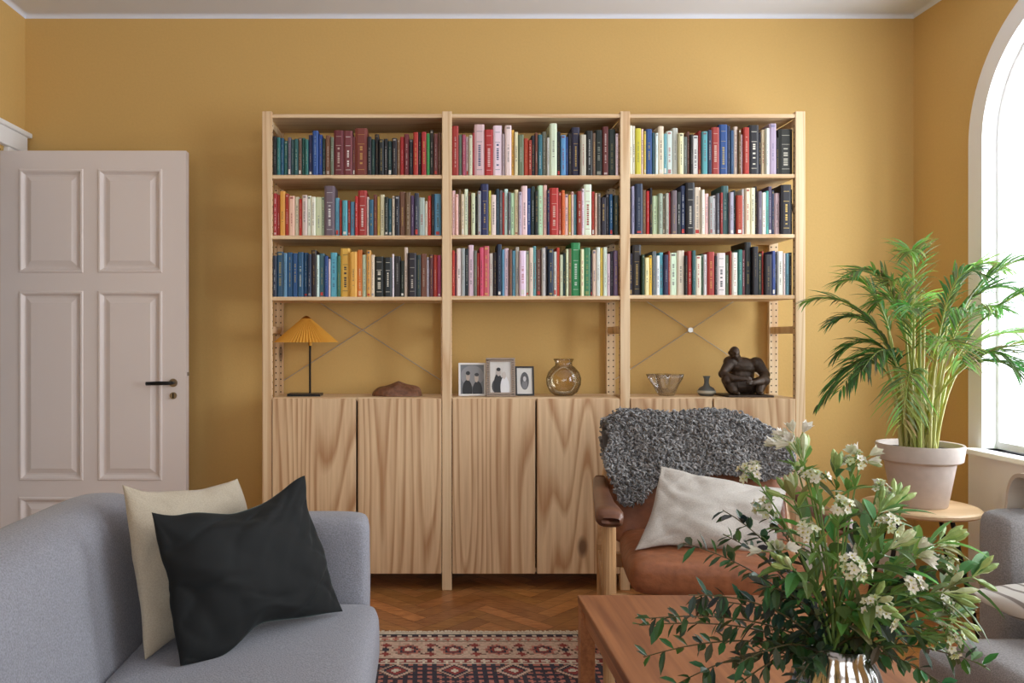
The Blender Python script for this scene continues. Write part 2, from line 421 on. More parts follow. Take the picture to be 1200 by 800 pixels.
# ------------------------------------------------------------ bookshelf
SH = 248.0; SY = 3.76
def sx(px): return (px - 500) / SH
def sz(py): return 1.185 + (398 - py) / SH
pine_v = wood('pine_vertical', (230, 199, 158), (182, 136, 94), 'z', freq=19, fine=.38, across=3.9, along=.34, streak=.45)
pine_h = wood('pine_horizontal', (232, 204, 164), (208, 168, 124), 'x', freq=9, across=6, along=.5)
pine_p = wood('pine_post', (232, 204, 164), (208, 168, 124), 'z', freq=8, across=9, along=.4)
shelf = empty('bookshelf')
posts = [(sx(307), sx(318.5)), (sx(518), sx(529.5)), (sx(727), sx(738.5)), (sx(932.5), sx(944))]
b = MB(); hb = MB()
for (a, c) in posts:
    b.box(a, c, SY, SY + .03, 0, sz(130)); b.box(a, c, 4.05, 4.08, 0, sz(130))
    for z in (.05, .62, 1.215, 1.80, 2.20): b.box(a + .006, c - .006, SY + .03, 4.05, z, z + .035)
    z = .12
    while z < 2.22:
        for mx_ in (a + .011, c - .011):
            hb.tube([(mx_, 4.0493, z), (mx_, 4.052, z)], .0036, (40, 24, 14), 8)
        for xs_ in (a - .0006, c + .0006):
            hb.tube([(xs_ - .0002, SY + .015, z), (xs_ + .0002, SY + .015, z)], .0036, (60, 35, 20), 8)
        z += .032
b.obj('posts', pine_p, shelf, bevel=.003)
hb.obj('peg_holes', vcmat('hole_dark', .9), shelf)
secs = [(posts[0][1], posts[1][0]), (posts[1][1], posts[2][0]), (posts[2][1], posts[3][0])]
sh_y = [[133, 204.5, 275.5, 347.5], [133, 205, 275, 346.5], [133, 203.5, 274, 345.5]]
k = 0
for i, (a, c) in enumerate(secs):
    for y in sh_y[i]:
        box('shelf_board_%d' % k, a - .006, c + .006, SY + .004, 4.045, sz(y) - .018, sz(y), pine_h, shelf, bevel=.002); k += 1
    box('cabinet_top_%d' % i, a + .001, c - .001, SY + .016, 4.045, .893, .911, pine_h, shelf, bevel=.002)
    box('cabinet_bottom_%d' % i, a + .001, c - .001, SY + .016, 4.045, .085, .103, pine_h, shelf)
    cb = MB(); cb.box(a + .001, a + .017, SY + .018, 4.045, .103, .893); cb.box(c - .017, c - .001, SY + .018, 4.045, .103, .893)
    cb.box(a + .017, c - .017, 4.03, 4.04, .103, .893)
    cb.obj('cabinet_sides_%d' % i, pine_v, shelf)
    mid = (a + c) / 2
    box('cabinet_door_%d' % (2 * i), a + .003, mid - .0045, SY - .004, SY + .014, .08, .907, pine_v, shelf, bevel=.0025)
    box('cabinet_door_%d' % (2 * i + 1), mid + .0045, c - .003, SY - .004, SY + .014, .08, .907, pine_v, shelf, bevel=.0025)
b = MB()
for i in (0, 2):
    a, c = secs[i]; zc = 1.235
    if i == 2: b.tube([((a + c) / 2, 4.076, zc), ((a + c) / 2, 4.082, zc)], .013, (200, 200, 200), 16)
    b.tube([(a - .02, 4.083, zc + .27), (c + .02, 4.083, zc - .27)], .0020, (200, 200, 200), 5)
    b.tube([(a - .02, 4.085, zc - .27), (c + .02, 4.085, zc + .27)], .0020, (200, 200, 200), 5)
b.obj('cross_braces', mat('steel', (205, 203, 198), .35, .6), shelf)

# ------------------------------------------------------------ books
pal = dict(K=(32, 31, 33), n=(40, 50, 80), b=(44, 86, 136), l=(96, 160, 188), t=(58, 108, 112), c=(228, 217, 196), w=(240, 237, 230),
           r=(174, 50, 44), m=(110, 50, 54), o=(208, 116, 56), y=(222, 188, 78), g=(52, 136, 78), d=(38, 66, 56), e=(108, 110, 110),
           p=(200, 88, 114), s=(114, 82, 64), a=(182, 182, 178), v=(94, 70, 98))
R1 = ["K5:48 t4:44 b4:44 t5:43 e4:45 t4:42 t5:44 s4:46 t4:44 t4:43 n5:49 b7:54 b5:48 d4:44 s6:47 e4:46 m12:54 m11:53 m3:48 m15:55 K5:46 d4:42 K5:48 K6:44 K5:45 d5:43 K6:44 s4:42 r5:46 m6:48 K5:44 r6:52 K4:50 r6:51 g4:48 K5:54 s5:50 s4:52",
      "r9:58 e5:50 p5:48 c4:46 c5:50 r3:52 c14:60 r12:57 w12:61 a4:52 w9:61 y4:54 c5:52 e8:50 r6:44 r5:42 K5:50 s4:52 t6:50 e6:54 c4:46 c10:62 K5:52 l7:50 b4:48 K5:52 n11:58 a8:50 K9:55 s4:50 K10:56 m8:58 K10:54 w4:52",
      "w4:58 w4:56 y8:54 c4:56 y3:50 b9:54 t4:50 w4:48 c8:58 l5:50 w8:52 c8:55 c7:50 e6:46 s4:50 K4:48 w8:48 r4:52 l8:50 n6:54 r11:58 b12:60 n4:58 b5:52 c6:56 s4:54 w3:50 r8:58 K14:60 K4:52 c5:54 w5:56 a10:60 K4:44 K20:54"]
R2 = ["r5:50 r4:48 y7:52 r5:50 c8:49 c6:46 r4:44 c7:50 w5:48 w6:46 c8:47 a4:45 e14:58 l6:44 r4:42 l7:42 r4:44 l6:40 r4:46 r12:54 c3:48 t6:44 s5:50 y4:48 c6:50 K5:46 t5:44 c4:46 K6:48 s8:54 s7:52 v5:48 n6:50 a8:46 c4:42 r5:48 K4:50 l9:52",
      "c5:52 c5:50 s4:54 c5:50 c6:54 s5:50 c6:52 K4:46 a5:52 n12:60 y4:52 c8:50 n5:56 e5:52 r3:50 w6:54 e4:52 c6:50 c6:54 a5:50 c9:58 b6:56 d6:60 K5:54 c8:58 c6:60 n4:54 r14:55 r5:52 o5:54 c6:50 y4:48 c4:52 l5:50 r7:52 w4:54 w12:60 r5:52 c4:50 e5:50 K8:46 K6:48 b6:50 K8:48",
      "K3:56 a5:58 n11:60 s6:54 r5:54 K4:56 c8:48 a6:50 s4:46 a5:48 r4:50 e8:54 K6:50 n7:58 K13:61 c10:56 w5:54 c6:50 a6:46 w5:48 e5:50 r4:50 t10:58 a6:50 K4:54 r9:48 w4:54 c7:56 c7:54 K4:56 e6:52 w6:50 l4:52 v6:56 n4:52 a8:50 K15:58 K3:54"]
R3 = ["n5:50 b9:54 l5:52 b8:54 b7:52 b8:53 b6:54 n5:50 K7:56 w4:50 t7:52 b5:48 c3:44 l9:52 t5:48 y13:58 y10:54 o7:56 c6:50 y6:57 c5:52 K13:48 K11:48 w3:50 K9:50 K5:44 c5:58 K12:54 d6:50 s8:52 w4:48 m5:50 r6:52 p5:50",
      "r4:54 m3:50 w7:56 a6:58 K5:56 c8:62 e5:54 r4:52 p6:56 p9:60 c6:50 K6:52 n7:62 l4:54 c7:56 s5:54 l5:56 a6:58 w10:54 a5:52 c6:56 l5:58 s8:54 a6:56 K4:58 n8:54 c5:52 r5:56 c5:50 d4:52 c4:54 s5:58 g14:64 c5:54 g10:58 K3:50 c6:54 w6:58 y5:56 w6:60 c5:52 K5:54 e7:56",
      "K5:50 K12:60 d4:48 c6:46 y4:48 e6:52 w5:48 l6:52 n6:50 r3:54 w10:50 c10:52 K4:46 r6:54 t5:52 c8:46 d4:48 w5:50 r10:52 K4:46 w12:50 e5:48 r3:52 w8:50 t6:54 m5:52 K9:62 K8:56 K6:50 r3:54 K10:50 b5:52 K4:50 w8:52 c3:50 l5:50 K5:52"]
bk = MB()
for ri, rows_ in enumerate((R1, R2, R3)):
    for si in range(3):
        a, c = secs[si]; z0 = sz(sh_y[si][ri + 1]) + .0004
        toks = [(q[0], float(q[1:].split(':')[0]), float(q.split(':')[1])) for q in rows_[si].split()]
        tot = sum(q[1] for q in toks); sp = (c - a - .006); x = a + .002
        for (ch, w, hh) in toks:
            w = w / tot * sp
            H = hh / SH * 1.0 * U(.95, 1.02)
            H = min(H, sz(sh_y[si][ri]) - .018 - z0 - .012)
            col = tuple(max(8, min(245, v * U(.9, 1.08) + U(-9, 9))) for v in pal[ch])
            yf = SY + .010 + U(0, .018); D = U(.13, .18)
            g = .0005; x0, x1 = x + g, x + w - g
            r_ = min(.004, w * .3)
            P = [(x0, yf + r_), (x0 + w * .22, yf), (x1 - w * .22, yf), (x1, yf + r_), (x1, yf + D), (x0, yf + D)]
            vs = [(p[0], p[1], z0) for p in P] + [(p[0], p[1], z0 + H) for p in P]
            bk.add(vs, [(j, (j + 1) % 6, 6 + (j + 1) % 6, 6 + j) for j in range(6)] + [(11, 10, 9, 8, 7, 6), (0, 1, 2, 3, 4, 5)], col)
            lum = sum(col) / 3
            inks = [(225, 218, 200), (214, 178, 92), (235, 235, 230)] if lum < 130 else [(45, 43, 46), (150, 40, 38), (50, 66, 104), (80, 76, 72)]
            ink = random.choice(inks); k_ = U(.35, .8) if w < .036 else U(.7, 1)
            ink = tuple(i_ * k_ + c_ * (1 - k_) for i_, c_ in zip(ink, col)); yl = yf - .0005
            f_ = U(.33, .40); xa, xb = x0 + w * f_, x1 - w * f_
            def band(za, zb, cc, f=.22):
                bk.quad((x0 + w * f, yl, za), (x1 - w * f, yl, za), (x1 - w * f, yl, zb), (x0 + w * f, yl, zb), cc)
            if w > .036:
                for zz in (.12, .66, .86): band(z0 + H * zz, z0 + H * zz + .002, ink)
                z = z0 + H * .20
                while z < z0 + H * .60:
                    hgt = U(.004, .009)
                    if R() < .85: bk.quad((xa, yl, z), (xb, yl, z), (xb, yl, z + hgt), (xa, yl, z + hgt), ink)
                    z += hgt + .003
            else:
                st = U(.12, .35); en = U(.55, .88); z = z0 + H * st
                while z < z0 + H * en:
                    hgt = U(.002, .005)
                    if R() < .8: bk.quad((xa, yl, z), (xb, yl, z), (xb, yl, z + hgt), (xa, yl, z + hgt), ink)
                    z += hgt + .0024
                if R() < .25: band(z0 + .006, z0 + U(.014, .03), random.choice([ink, (200, 60, 50), (230, 225, 215)]))
                if R() < .2: band(z0 + H * .93, z0 + H * .97, ink)
            x += w
bk.obj('books', vcmat('book_covers', .5))

# ------------------------------------------------------------ objects on the cabinets
CT = .9112
def ax(px, d=3.9): return (px - 500) * d / 932
lamp = empty('table_lamp', (ax(359), 3.90, CT))
b = MB(); NP = 120
vs = []
for (r, z) in ((.022, .378), (.152, .262)):
    for kk in range(NP):
        a = 2 * math.pi * kk / NP; rr = r * (1.0 + (.035 if kk % 2 else -.035)); vs.append((rr * math.cos(a), rr * math.sin(a), z))
b.add(vs, [(kk, (kk + 1) % NP, NP + (kk + 1) % NP, NP + kk) for kk in range(NP)], (238, 178, 70))
b.obj('pleated_shade', vcmat('pleated_shade', .8, transl=.3), lamp)
b = MB(); b.lathe([(.001, .392), (.012, .388), (.024, .379), (.022, .374)], n=24); b.tube([(0.018, 0, .27), (.018, 0, .245)], .009, (1, 1, 1), 12)
b.obj('socket', mat('brass', (200, 150, 70), .3, 1), lamp)
b = MB(); b.tube([(.018, 0, .012), (.018, 0, .25)], .0055, (1, 1, 1), 10); b.box(-.085, .075, -.055, .055, 0, .012)
b.obj('stand', m_black, lamp)
b = MB(); vs = []; fs = []; n1_, n2_ = 28, 12
for j in range(n2_ + 1):
    for i in range(n1_):
        th = 2 * math.pi * i / n1_; ph = math.pi / 2 * j / n2_
        r = 1 + .14 * noise.noise(Vector((math.cos(th) * 1.6, math.sin(th) * 1.6, ph)))
        xx = .125 * math.cos(th) * math.cos(ph) ** .7 * r; yy = .07 * math.sin(th) * math.cos(ph) ** .7 * r
        zz = .066 * math.sin(ph) ** 1.2 * (1 + .10 * math.sin(th * 3 + 1)) * (1 - .2 * abs(math.sin(xx * 30)))
        vs.append((xx + ax(467), yy + 3.9, CT + zz))
for j in range(n2_):
    for i in range(n1_):
        i2 = (i + 1) % n1_; fs.append((j * n1_ + i, j * n1_ + i2, (j + 1) * n1_ + i2, (j + 1) * n1_ + i))
fs.append(tuple(range(n1_))[::-1]); b.add(vs, fs)
b.obj('carved_wood_shell', mat('burl_brown', (122, 82, 60), .45, bs_scale=60, bs_str=.5, var=.3), smooth=True)
m_vc = vcmat('print_and_frame', .4)
def frame(pxa, pxb, pyt, d, fw, fcol, mcol, scene, metal=False, rz=0):
    x0, x1 = ax(pxa, d), ax(pxb, d); W_ = x1 - x0; Hh = (1.185 - (pyt - 398) * d / 932) - CT
    o = empty('picture_frame', ((x0 + x1) / 2, d, CT), rz)
    tl = math.radians(9)
    b = MB()
    for q in ((-W_ / 2, -W_ / 2 + fw, 0, Hh), (W_ / 2 - fw, W_ / 2, 0, Hh), (-W_ / 2 + fw, W_ / 2 - fw, 0, fw), (-W_ / 2 + fw, W_ / 2 - fw, Hh - fw, Hh)):
        b.box(q[0], q[1], -.009, .009, q[2], q[3], fcol)
    if metal:
        for kk in range(60):
            t_ = kk / 60 * 2 * (W_ + Hh)
            if t_ < W_: p = (-W_ / 2 + t_, fw / 2)
            elif t_ < W_ + Hh: p = (W_ / 2 - fw / 2, t_ - W_)
            elif t_ < 2 * W_ + Hh: p = (W_ / 2 - (t_ - W_ - Hh), Hh - fw / 2)
            else: p = (-W_ / 2 + fw / 2, Hh - (t_ - 2 * W_ - Hh))
            p = (max(-W_ / 2 + fw / 2, min(W_ / 2 - fw / 2, p[0])), max(fw / 2, min(Hh - fw / 2, p[1])))
            b.lathe([(.0001, -.004), (fw * .38, 0), (.0001, .004)], (p[0], -.009, p[1]), 8, (150, 140, 130))
    b.box(-W_ / 2 + fw, W_ / 2 - fw, -.004, .006, fw, Hh - fw, mcol)
    iw, ih = W_ / 2 - fw, Hh - 2 * fw
    yy = -.005
    def ell(cx, cz, rx, rzz, col, y_):
        b.add([(max(-iw, min(iw, cx * iw + rx * iw * math.cos(2 * math.pi * q / 24))), y_, fw + ih * max(0, min(1, cz + rzz * math.sin(2 * math.pi * q / 24)))) for q in range(24)], [tuple(range(24))], col)
    for s_ in scene:
        yy -= .0003; ell(*s_, yy)
    ob = b.obj('frame', m_vc, o); ob.rotation_euler = (-tl, 0, 0)
    b2 = MB(); b2.box(-.015, .015, 0, .004, 0, Hh * .75); s2 = b2.obj('easel_back', m_black, o)
    s2.location = (0, .012 + Hh * .75 * .3, 0); s2.rotation_euler = (math.radians(14), 0, 0)
    return o
G = lambda v: (v, v, v + 2)
frame(537.5, 569.5, 425, 3.88, .009, (238, 236, 232), (122, 126, 130), [(0, .62, .98, .36, G(150)), (-.42, .12, .42, .36, G(24)), (.44, .1, .42, .34, G(34)), (-.36, .60, .17, .15, (190, 174, 162)), (.36, .55, .17, .15, (200, 185, 173)), (-.36, .71, .18, .07, G(40)), (.38, .66, .18, .06, G(66))])
frame(570, 604, 419, 3.84, .019, (158, 140, 124), (212, 208, 202), [(-.05, .2, .8, .3, G(60)), (-.25, .2, .42, .42, G(30)), (.38, .15, .42, .38, G(226)), (-.2, .66, .2, .13, (186, 176, 168)), (.32, .56, .18, .12, (200, 190, 182)), (-.2, .75, .2, .06, G(30))], metal=True)
frame(604, 626, 429, 3.9, .008, (26, 25, 25), (226, 224, 218), [(0, .5, .55, .34, G(90)), (0, .35, .35, .18, G(130)), (0, .58, .2, .1, G(205))])
b = MB(); b.lathe([(.0005, .002), (.045, .002), (.068, .02), (.083, .055), (.085, .085), (.075, .115), (.055, .138), (.042, .148), (.040, .16), (.048, .178)], (0, 0, 0), 56)
b.tube([(.048 * math.cos(a), .048 * math.sin(a), .178) for a in [2 * math.pi * q / 32 for q in range(33)]], .0022, (1, 1, 1), 6, cap=False)
g = b.obj('glass_vase', thinglass('smoky_glass', (244, 236, 218), .35), smooth=True); g.location = (ax(660.5), 3.9, CT)
b = MB(); wv = lambda a, z: 1 + (.06 + z * 1.6) * math.sin(5 * a) * min(1, z / .05)
b.lathe([(.0005, .001), (.035, .001), (.045, .012), (.056, .045), (.075, .085), (.080, .105), (.077, .105), (.071, .083), (.052, .046), (.040, .016), (.0005, .012)], n=80, fn=wv)
mcg = thinglass('crystal_glass', (252, 252, 252), .8)
g = b.obj('crystal_bowl', mcg, smooth=True); g.location = (ax(781), 3.9, CT)
b = MB(); b.lathe([(.0005, 0), (.03, 0), (.040, .008), (.043, .022), (.034, .038), (.016, .048), (.011, .062), (.012, .082), (.018, .096), (.013, .096), (.008, .08), (.0005, .078)], n=32, col=(92, 92, 88))
b.lathe([(.0415, .012), (.0445, .018), (.0425, .026)], n=32, col=(180, 176, 160))
b.obj('ceramic_bottle', vcmat('stoneware', .5), smooth=True).location = (ax(828), 3.9, CT)
# bronze crouching figure: muscles and limbs fused into one continuous surface
m_brz = mat('dark_bronze', (70, 55, 44), .45, .25, bs_scale=45, bs_str=.3, var=.3)
scu = empty('crouching_figure_sculpture', (ax(869, 3.88), 3.88, CT))
b = MB()
b.ell((.012, .03, .045), (.075, .055, .04))
b.ell((.012, .032, .10), (.062, .048, .07))
b.ell((.012, .022, .145), (.078, .045, .045), Euler((.35, .12, 0)))
b.ell((-.052, .008, .165), (.034, .032, .030)); b.ell((.074, .008, .158), (.036, .034, .032))
b.limb([(-.02, .012, .175), (-.036, -.012, .200)], [.026, .021])
b.ell((-.046, -.028, .212), (.024, .028, .031), Euler((.35, 0, .2)))
b.ell((-.046, -.036, .196), (.016, .018, .014))
b.ell((-.050, -.056, .208), (.005, .008, .007)); b.ell((-.050, -.050, .196), (.008, .006, .003))
b.ell((-.047, -.050, .218), (.016, .006, .004))
b.ell((-.070, -.022, .211), (.004, .007, .009)); b.ell((-.022, -.024, .211), (.004, .007, .009))
b.limb([(-.056, .004, .160), (-.098, -.018, .108), (-.066, -.058, .088), (-.030, -.076, .086)], [.028, .022, .018, .013])
b.limb([(.080, .004, .155), (.106, -.020, .105), (.070, -.062, .076), (.028, -.082, .070)], [.030, .024, .019, .013])
for (cx, cy_, cz, sgn) in ((-.022, -.080, .088, 1), (.020, -.087, .068, -1)):
    b.ell((cx, cy_, cz), (.015, .009, .012))
    for q in range(5):
        z_ = cz + .010 - q * .005 if q < 4 else cz + .012
        L_ = [.024, .028, .026, .021, .012][q]
        b.limb([(cx + sgn * .006, cy_ - .004, z_), (cx + sgn * (.008 + L_ * .55), cy_ - .009, z_ - .001), (cx + sgn * (.008 + L_), cy_ - .006, z_ - .003)], [.0034, .0032, .0026])
b.limb([(-.035, .02, .042), (-.086, -.040, .080), (-.060, -.052, .030), (-.056, -.062, .020)], [.036, .027, .021, .015])
b.limb([(.055, .02, .042), (.094, -.040, .078), (.064, -.052, .030), (.060, -.062, .020)], [.036, .028, .021, .015])
b.ell((-.054, -.075, .018), (.015, .028, .010)); b.ell((.058, -.075, .018), (.015, .028, .010))
fg = b.obj('body', m_brz, scu, smooth=True)
rm = fg.modifiers.new('fuse', 'REMESH'); rm.mode = 'VOXEL'; rm.voxel_size = .0028; rm.use_smooth_shade = True
sm_ = fg.modifiers.new('sm', 'SMOOTH'); sm_.factor = .5; sm_.iterations = 3
box('plinth', -.105, .115, -.105, .085, 0, .010, m_brz, scu, bevel=.004)

# ------------------------------------------------------------ sofa (left)
def fabric(name, c, s=420, st=.35, var=.12):
    m, nt, bs = newmat(name); cc = lin(c)
    n = nt.nodes.new('ShaderNodeTexNoise'); n.inputs['Scale'].default_value = s; n.inputs['Detail'].default_value = 1
    tc = nt.nodes.new('ShaderNodeTexCoord'); nt.links.new(tc.outputs['Object'], n.inputs['Vector'])
    r = nt.nodes.new('ShaderNodeValToRGB'); r.color_ramp.elements[0].position = .3; r.color_ramp.elements[1].position = .7
    r.color_ramp.elements[0].color = (*[x * (1 - var) for x in cc], 1); r.color_ramp.elements[1].color = (*[min(1, x * (1 + var)) for x in cc], 1)
    nt.links.new(n.outputs['Fac'], r.inputs['Fac']); nt.links.new(r.outputs['Color'], bs.inputs['Base Color'])
    b_ = nt.nodes.new('ShaderNodeBump'); b_.inputs['Strength'].default_value = st; b_.inputs['Distance'].default_value = .002
    nt.links.new(n.outputs['Fac'], b_.inputs['Height']); nt.links.new(b_.outputs['Normal'], bs.inputs['Normal'])
    bs.inputs['Roughness'].default_value = .9; bs.inputs['Sheen Weight'].default_value = .15
    return m
m_sofa = fabric('grey_wool', (137, 137, 144), 260, .6, .2)
m_leg = mat('dark_leg', (50, 36, 28), .4)
sofa = empty('sofa')
soft('base', -.93, -.16, .42, 2.42, .12, .27, m_sofa, sofa, .03)
soft('seat_cushion', -.74, -.135, .505, 2.345, .245, .425, m_sofa, sofa, .05, .01)
soft('arm_far', -.93, -.175, 2.35, 2.505, .12, .655, m_sofa, sofa, .045)
soft('arm_near', -.93, -.175, .345, .50, .12, .655, m_sofa, sofa, .045)
bk_ = soft('back', -.94, -.72, .50, 2.36, .12, .765, m_sofa, sofa, .09)
for v in bk_.data.vertices:
    v.co.x -= max(0, (v.co.z - .35)) * .20
    v.co.z -= max(0, v.co.y - 2.15) ** 2 * .6
b = MB()
for x in (-.88, -.24):
    for y in (.42, 2.43): b.tube([(x, y, .013), (x, y, .13)], [.014, .02], (50, 36, 28), 10)
b.obj('legs', m_leg, sofa)
m_velvet = mat('black_velvet', (7, 10, 10), .85, sheen=.45)
m_velvet.node_tree.nodes['Principled BSDF'].inputs['Sheen Tint'].default_value = (.35, .52, .5, 1)
m_velvet.node_tree.nodes['Principled BSDF'].inputs['Sheen Roughness'].default_value = .22
m_linen = fabric('beige_linen', (176, 163, 142), 300, .4, .08)
cushion('throw_pillow', (-.665, 1.875, .435), (-.44, 2.28, .435), (-.545, 2.30, .785), (-.765, 2.0, .815), .12, m_linen, wr=.014, seed=2, fold=.008, pin=.05, sag=.01)
cushion('velvet_pillow', (-.572, 1.83, .44), (-.235, 2.20, .44), (-.352, 2.27, .795), (-.663, 1.88, .775), .16, m_velvet, wr=.014, seed=11, fold=.014, pin=.05, edge=.016, n=56, sag=.022)

# ------------------------------------------------------------ rug
rw, y0r, y1r, xr0 = 2.1, .35, 3.2, -.95
cs = .0085; nx, ny = int(rw / cs), int((y1r - y0r) / cs)
def rugcol(x, y):
    cream, pinkc, navy, red, rose, brown = (214, 200, 178), (206, 176, 154), (56, 50, 60), (146, 62, 56), (186, 116, 100), (104, 74, 62)
    ex = min(x, rw - x); ey = min(y, (y1r - y0r) - y); e = min(ex, ey)
    if ey < ex: a = abs(x - rw / 2)
    else: a = abs(y - (y1r - y0r) / 2)
    if e < .03: return cream
    if e < .055: return navy if ((a * 100) % 4 > 1.6 or abs(e - .042) > .008) else cream
    if e < .065: return red
    if e < .095:
        return rose if abs(((a / .04) % 1) - .5) + abs(e - .08) / .03 < .5 else cream
    if e < .105: return brown
    if e < .265:
        p = .17; da = (a + p / 2) % p - p / 2; de = e - .185
        dd = abs(da) / .062 + abs(de) / .062
        star = max(abs(da), abs(de)) / .042
        q = min(dd, star * 1.05)
        if q < .28: return cream
        if q < .5: return red
        if q < .68: return navy
        if q < .9: return rose
        db = (a) % p - p / 2
        if abs(db) / .02 + abs(abs(de) - .04) / .02 < 1: return red
        if abs(db) / .012 + abs(de) / .045 < 1: return navy
        if abs(math.sin(a * 70) * .045 - de) < .006: return brown
        return pinkc
    if e < .275: return brown
    if e < .31: return cream if abs(((a / .045) % 1) - .5) + abs(e - .292) / .03 < .5 else red
    if e < .32: return cream
    px_, py_ = abs(x - rw / 2), abs(y - (y1r - y0r) / 2)
    p = .21; da = (px_ + p / 2) % p - p / 2; db = (py_ + p / 2) % p - p / 2
    q = abs(da) / .09 + abs(db) / .09
    if q < .2: return cream
    if q < .42: return red
    if q < .55: return navy
    if q < .72: return pinkc
    if q < .8: return brown
    if abs(math.sin(px_ * 90)) * abs(math.sin(py_ * 90)) > .6: return rose
    return navy
rg = MB(); xs_ = [xr0 + i * cs for i in range(nx + 1)]; ys_ = [y0r + j * cs for j in range(ny + 1)]
rg.v = [(x, y, .011) for y in ys_ for x in xs_]
cache = {}
for j in range(ny):
    for i in range(nx):
        c = rugcol((i + .5) * cs, (j + .5) * cs)
        if c not in cache: cache[c] = np.array(lin(c))
        rg.f.append((j * (nx + 1) + i, j * (nx + 1) + i + 1, (j + 1) * (nx + 1) + i + 1, (j + 1) * (nx + 1) + i))
        rg.c.append(tuple(cache[c] * U(.8, 1.15)))
ex, ey = xr0 + nx * cs, y0r + ny * cs
for (p, q) in (((xr0, y0r), (ex, y0r)), ((ex, y0r), (ex, ey)), ((ex, ey), (xr0, ey)), ((xr0, ey), (xr0, y0r))):
    rg.quad((p[0], p[1], .002), (q[0], q[1], .002), (q[0], q[1], .011), (p[0], p[1], .011), (206, 190, 166))
x = xr0
while x < ex:
    for (ya, yb) in ((ey, ey + U(.025, .04)), (y0r, y0r - .045)):
        dxx = U(-.003, .003); rg.quad((x, ya, .009), (x + .0075, ya, .009), (x + .0075 + dxx, yb, .004), (x + dxx, yb, .004), (226, 216, 198))
    x += .0085
rg.obj('persian_rug', vcmat('wool_pile', .95, scale=300, strength=.3))

# ------------------------------------------------------------ coffee table
teak = wood('teak', (158, 102, 64), (122, 72, 44), 'y', freq=6, fine=.6, knots=False, rough=.4, across=5, along=.5)
teak_e = wood('teak_edge', (186, 126, 80), (152, 96, 60), 'y', freq=5, fine=.6, knots=False, rough=.4, across=8, along=.6)
ct = empty('coffee_table')
TX0, TX1, TY0, TY1, TZ = .417, 1.045, .98, 2.2, .48
box('top', TX0, TX1, TY0, TY1, TZ - .022, TZ, teak, ct, bevel=.003)
b = MB()
b.box(TX0 + .012, TX0 + .03, TY0 + .04, TY1 - .04, TZ - .07, TZ - .022); b.box(TX1 - .03, TX1 - .012, TY0 + .04, TY1 - .04, TZ - .07, TZ - .022)
b.box(TX0 + .04, TX1 - .04, TY0 + .012, TY0 + .03, TZ - .07, TZ - .022); b.box(TX0 + .04, TX1 - .04, TY1 - .03, TY1 - .012, TZ - .07, TZ - .022)
b.obj('apron', teak_e, ct, bevel=.002)
b = MB()
for x in (TX0, TX1 - .042):
    for y in (TY0, TY1 - .042): b.box(x + .001, x + .041, y + .001, y + .041, .0115, TZ - .022)
b.obj('legs', teak_e, ct, bevel=.003)

# ------------------------------------------------------------ leather armchair with sheepskin
CH = (1.01, 2.88, .0115); CR = math.radians(-10)
ch = empty('armchair', CH, CR)
m_lea = mat('cognac_leather', (144, 88, 56), .42, bs_scale=35, bs_str=.25, var=.2)
m_aw = wood('chair_wood', (206, 166, 120), (172, 128, 84), 'z', freq=6, fine=.6, knots=False, rough=.35, across=9, along=.8)
m_ad = mat('dark_arm_wood', (104, 68, 50), .32, var=.2, bs_scale=8, bs_str=.05)
soft('seat', -.29, .29, -.32, .22, .325, .445, m_lea, ch, .045, .015)
bo = soft('back_cushion', -.325, .325, -.06, .05, .38, .82, m_lea, ch, .05, .012)
for v in bo.data.vertices: v.co.y += .17 + (v.co.z - .38) * .40
b = MB()
for s_ in (-1, 1):
    x = s_ * .355
    b.tube([(x, -.27, 0), (x, -.27, .30), (x, -.265, .57)], [.019, .025, .023], (1, 1, 1), 14)
    b.tube([(x, .30, 0), (x, .27, .35), (x - s_ * .02, .36, .60), (x - s_ * .06, .41, .76)], [.017, .024, .022, .018], (1, 1, 1), 14)
    b.box(x - .016, x + .016, -.26, .26, .27, .33)
b.box(-.35, .35, -.30, -.27, .27, .325); b.box(-.35, .35, .23, .26, .27, .325)
b.tube([(-.30, .40, .75), (0, .41, .77), (.30, .40, .75)], .02, (1, 1, 1), 10)
b.obj('frame', m_aw, ch, smooth=False, bevel=.003)
for s_ in (-1, 1):
    x = s_ * .355
    secs_ = [(-.335, .578, .030, .010), (-.325, .580, .042, .024), (-.29, .584, .047, .030), (-.24, .586, .044, .026), (-.1, .584, .036, .018), (.1, .586, .032, .016), (.3, .60, .028, .015), (.345, .605, .02, .01)]
    vs = []; fs = []; n = 20
    for (y, z, hw, hh) in secs_:
        for q in range(n):
            a = 2 * math.pi * q / n
            cx_ = math.copysign(abs(math.cos(a)) ** .65, math.cos(a)); sz_ = math.copysign(abs(math.sin(a)) ** .65, math.sin(a))
            vs.append((x + s_ * .01 * math.sin((y + .3) * 4) + hw * cx_, y, z + hh * sz_))
    for i in range(len(secs_) - 1):
        for q in range(n):
            q2 = (q + 1) % n; fs.append((i * n + q, i * n + q2, (i + 1) * n + q2, (i + 1) * n + q))
    fs.append(tuple(range(n))); fs.append(tuple(range((len(secs_) - 1) * n, len(secs_) * n))[::-1])
    bb = MB(); bb.add(vs, fs); bb.obj('arm_%s' % ('l' if s_ < 0 else 'r'), m_ad, ch, smooth=True)
sk = empty('sheepskin_throw', CH, CR)
def smst(a, b_, t):
    t = max(0, min(1, (t - a) / (b_ - a))); return t * t * (3 - 2 * t)
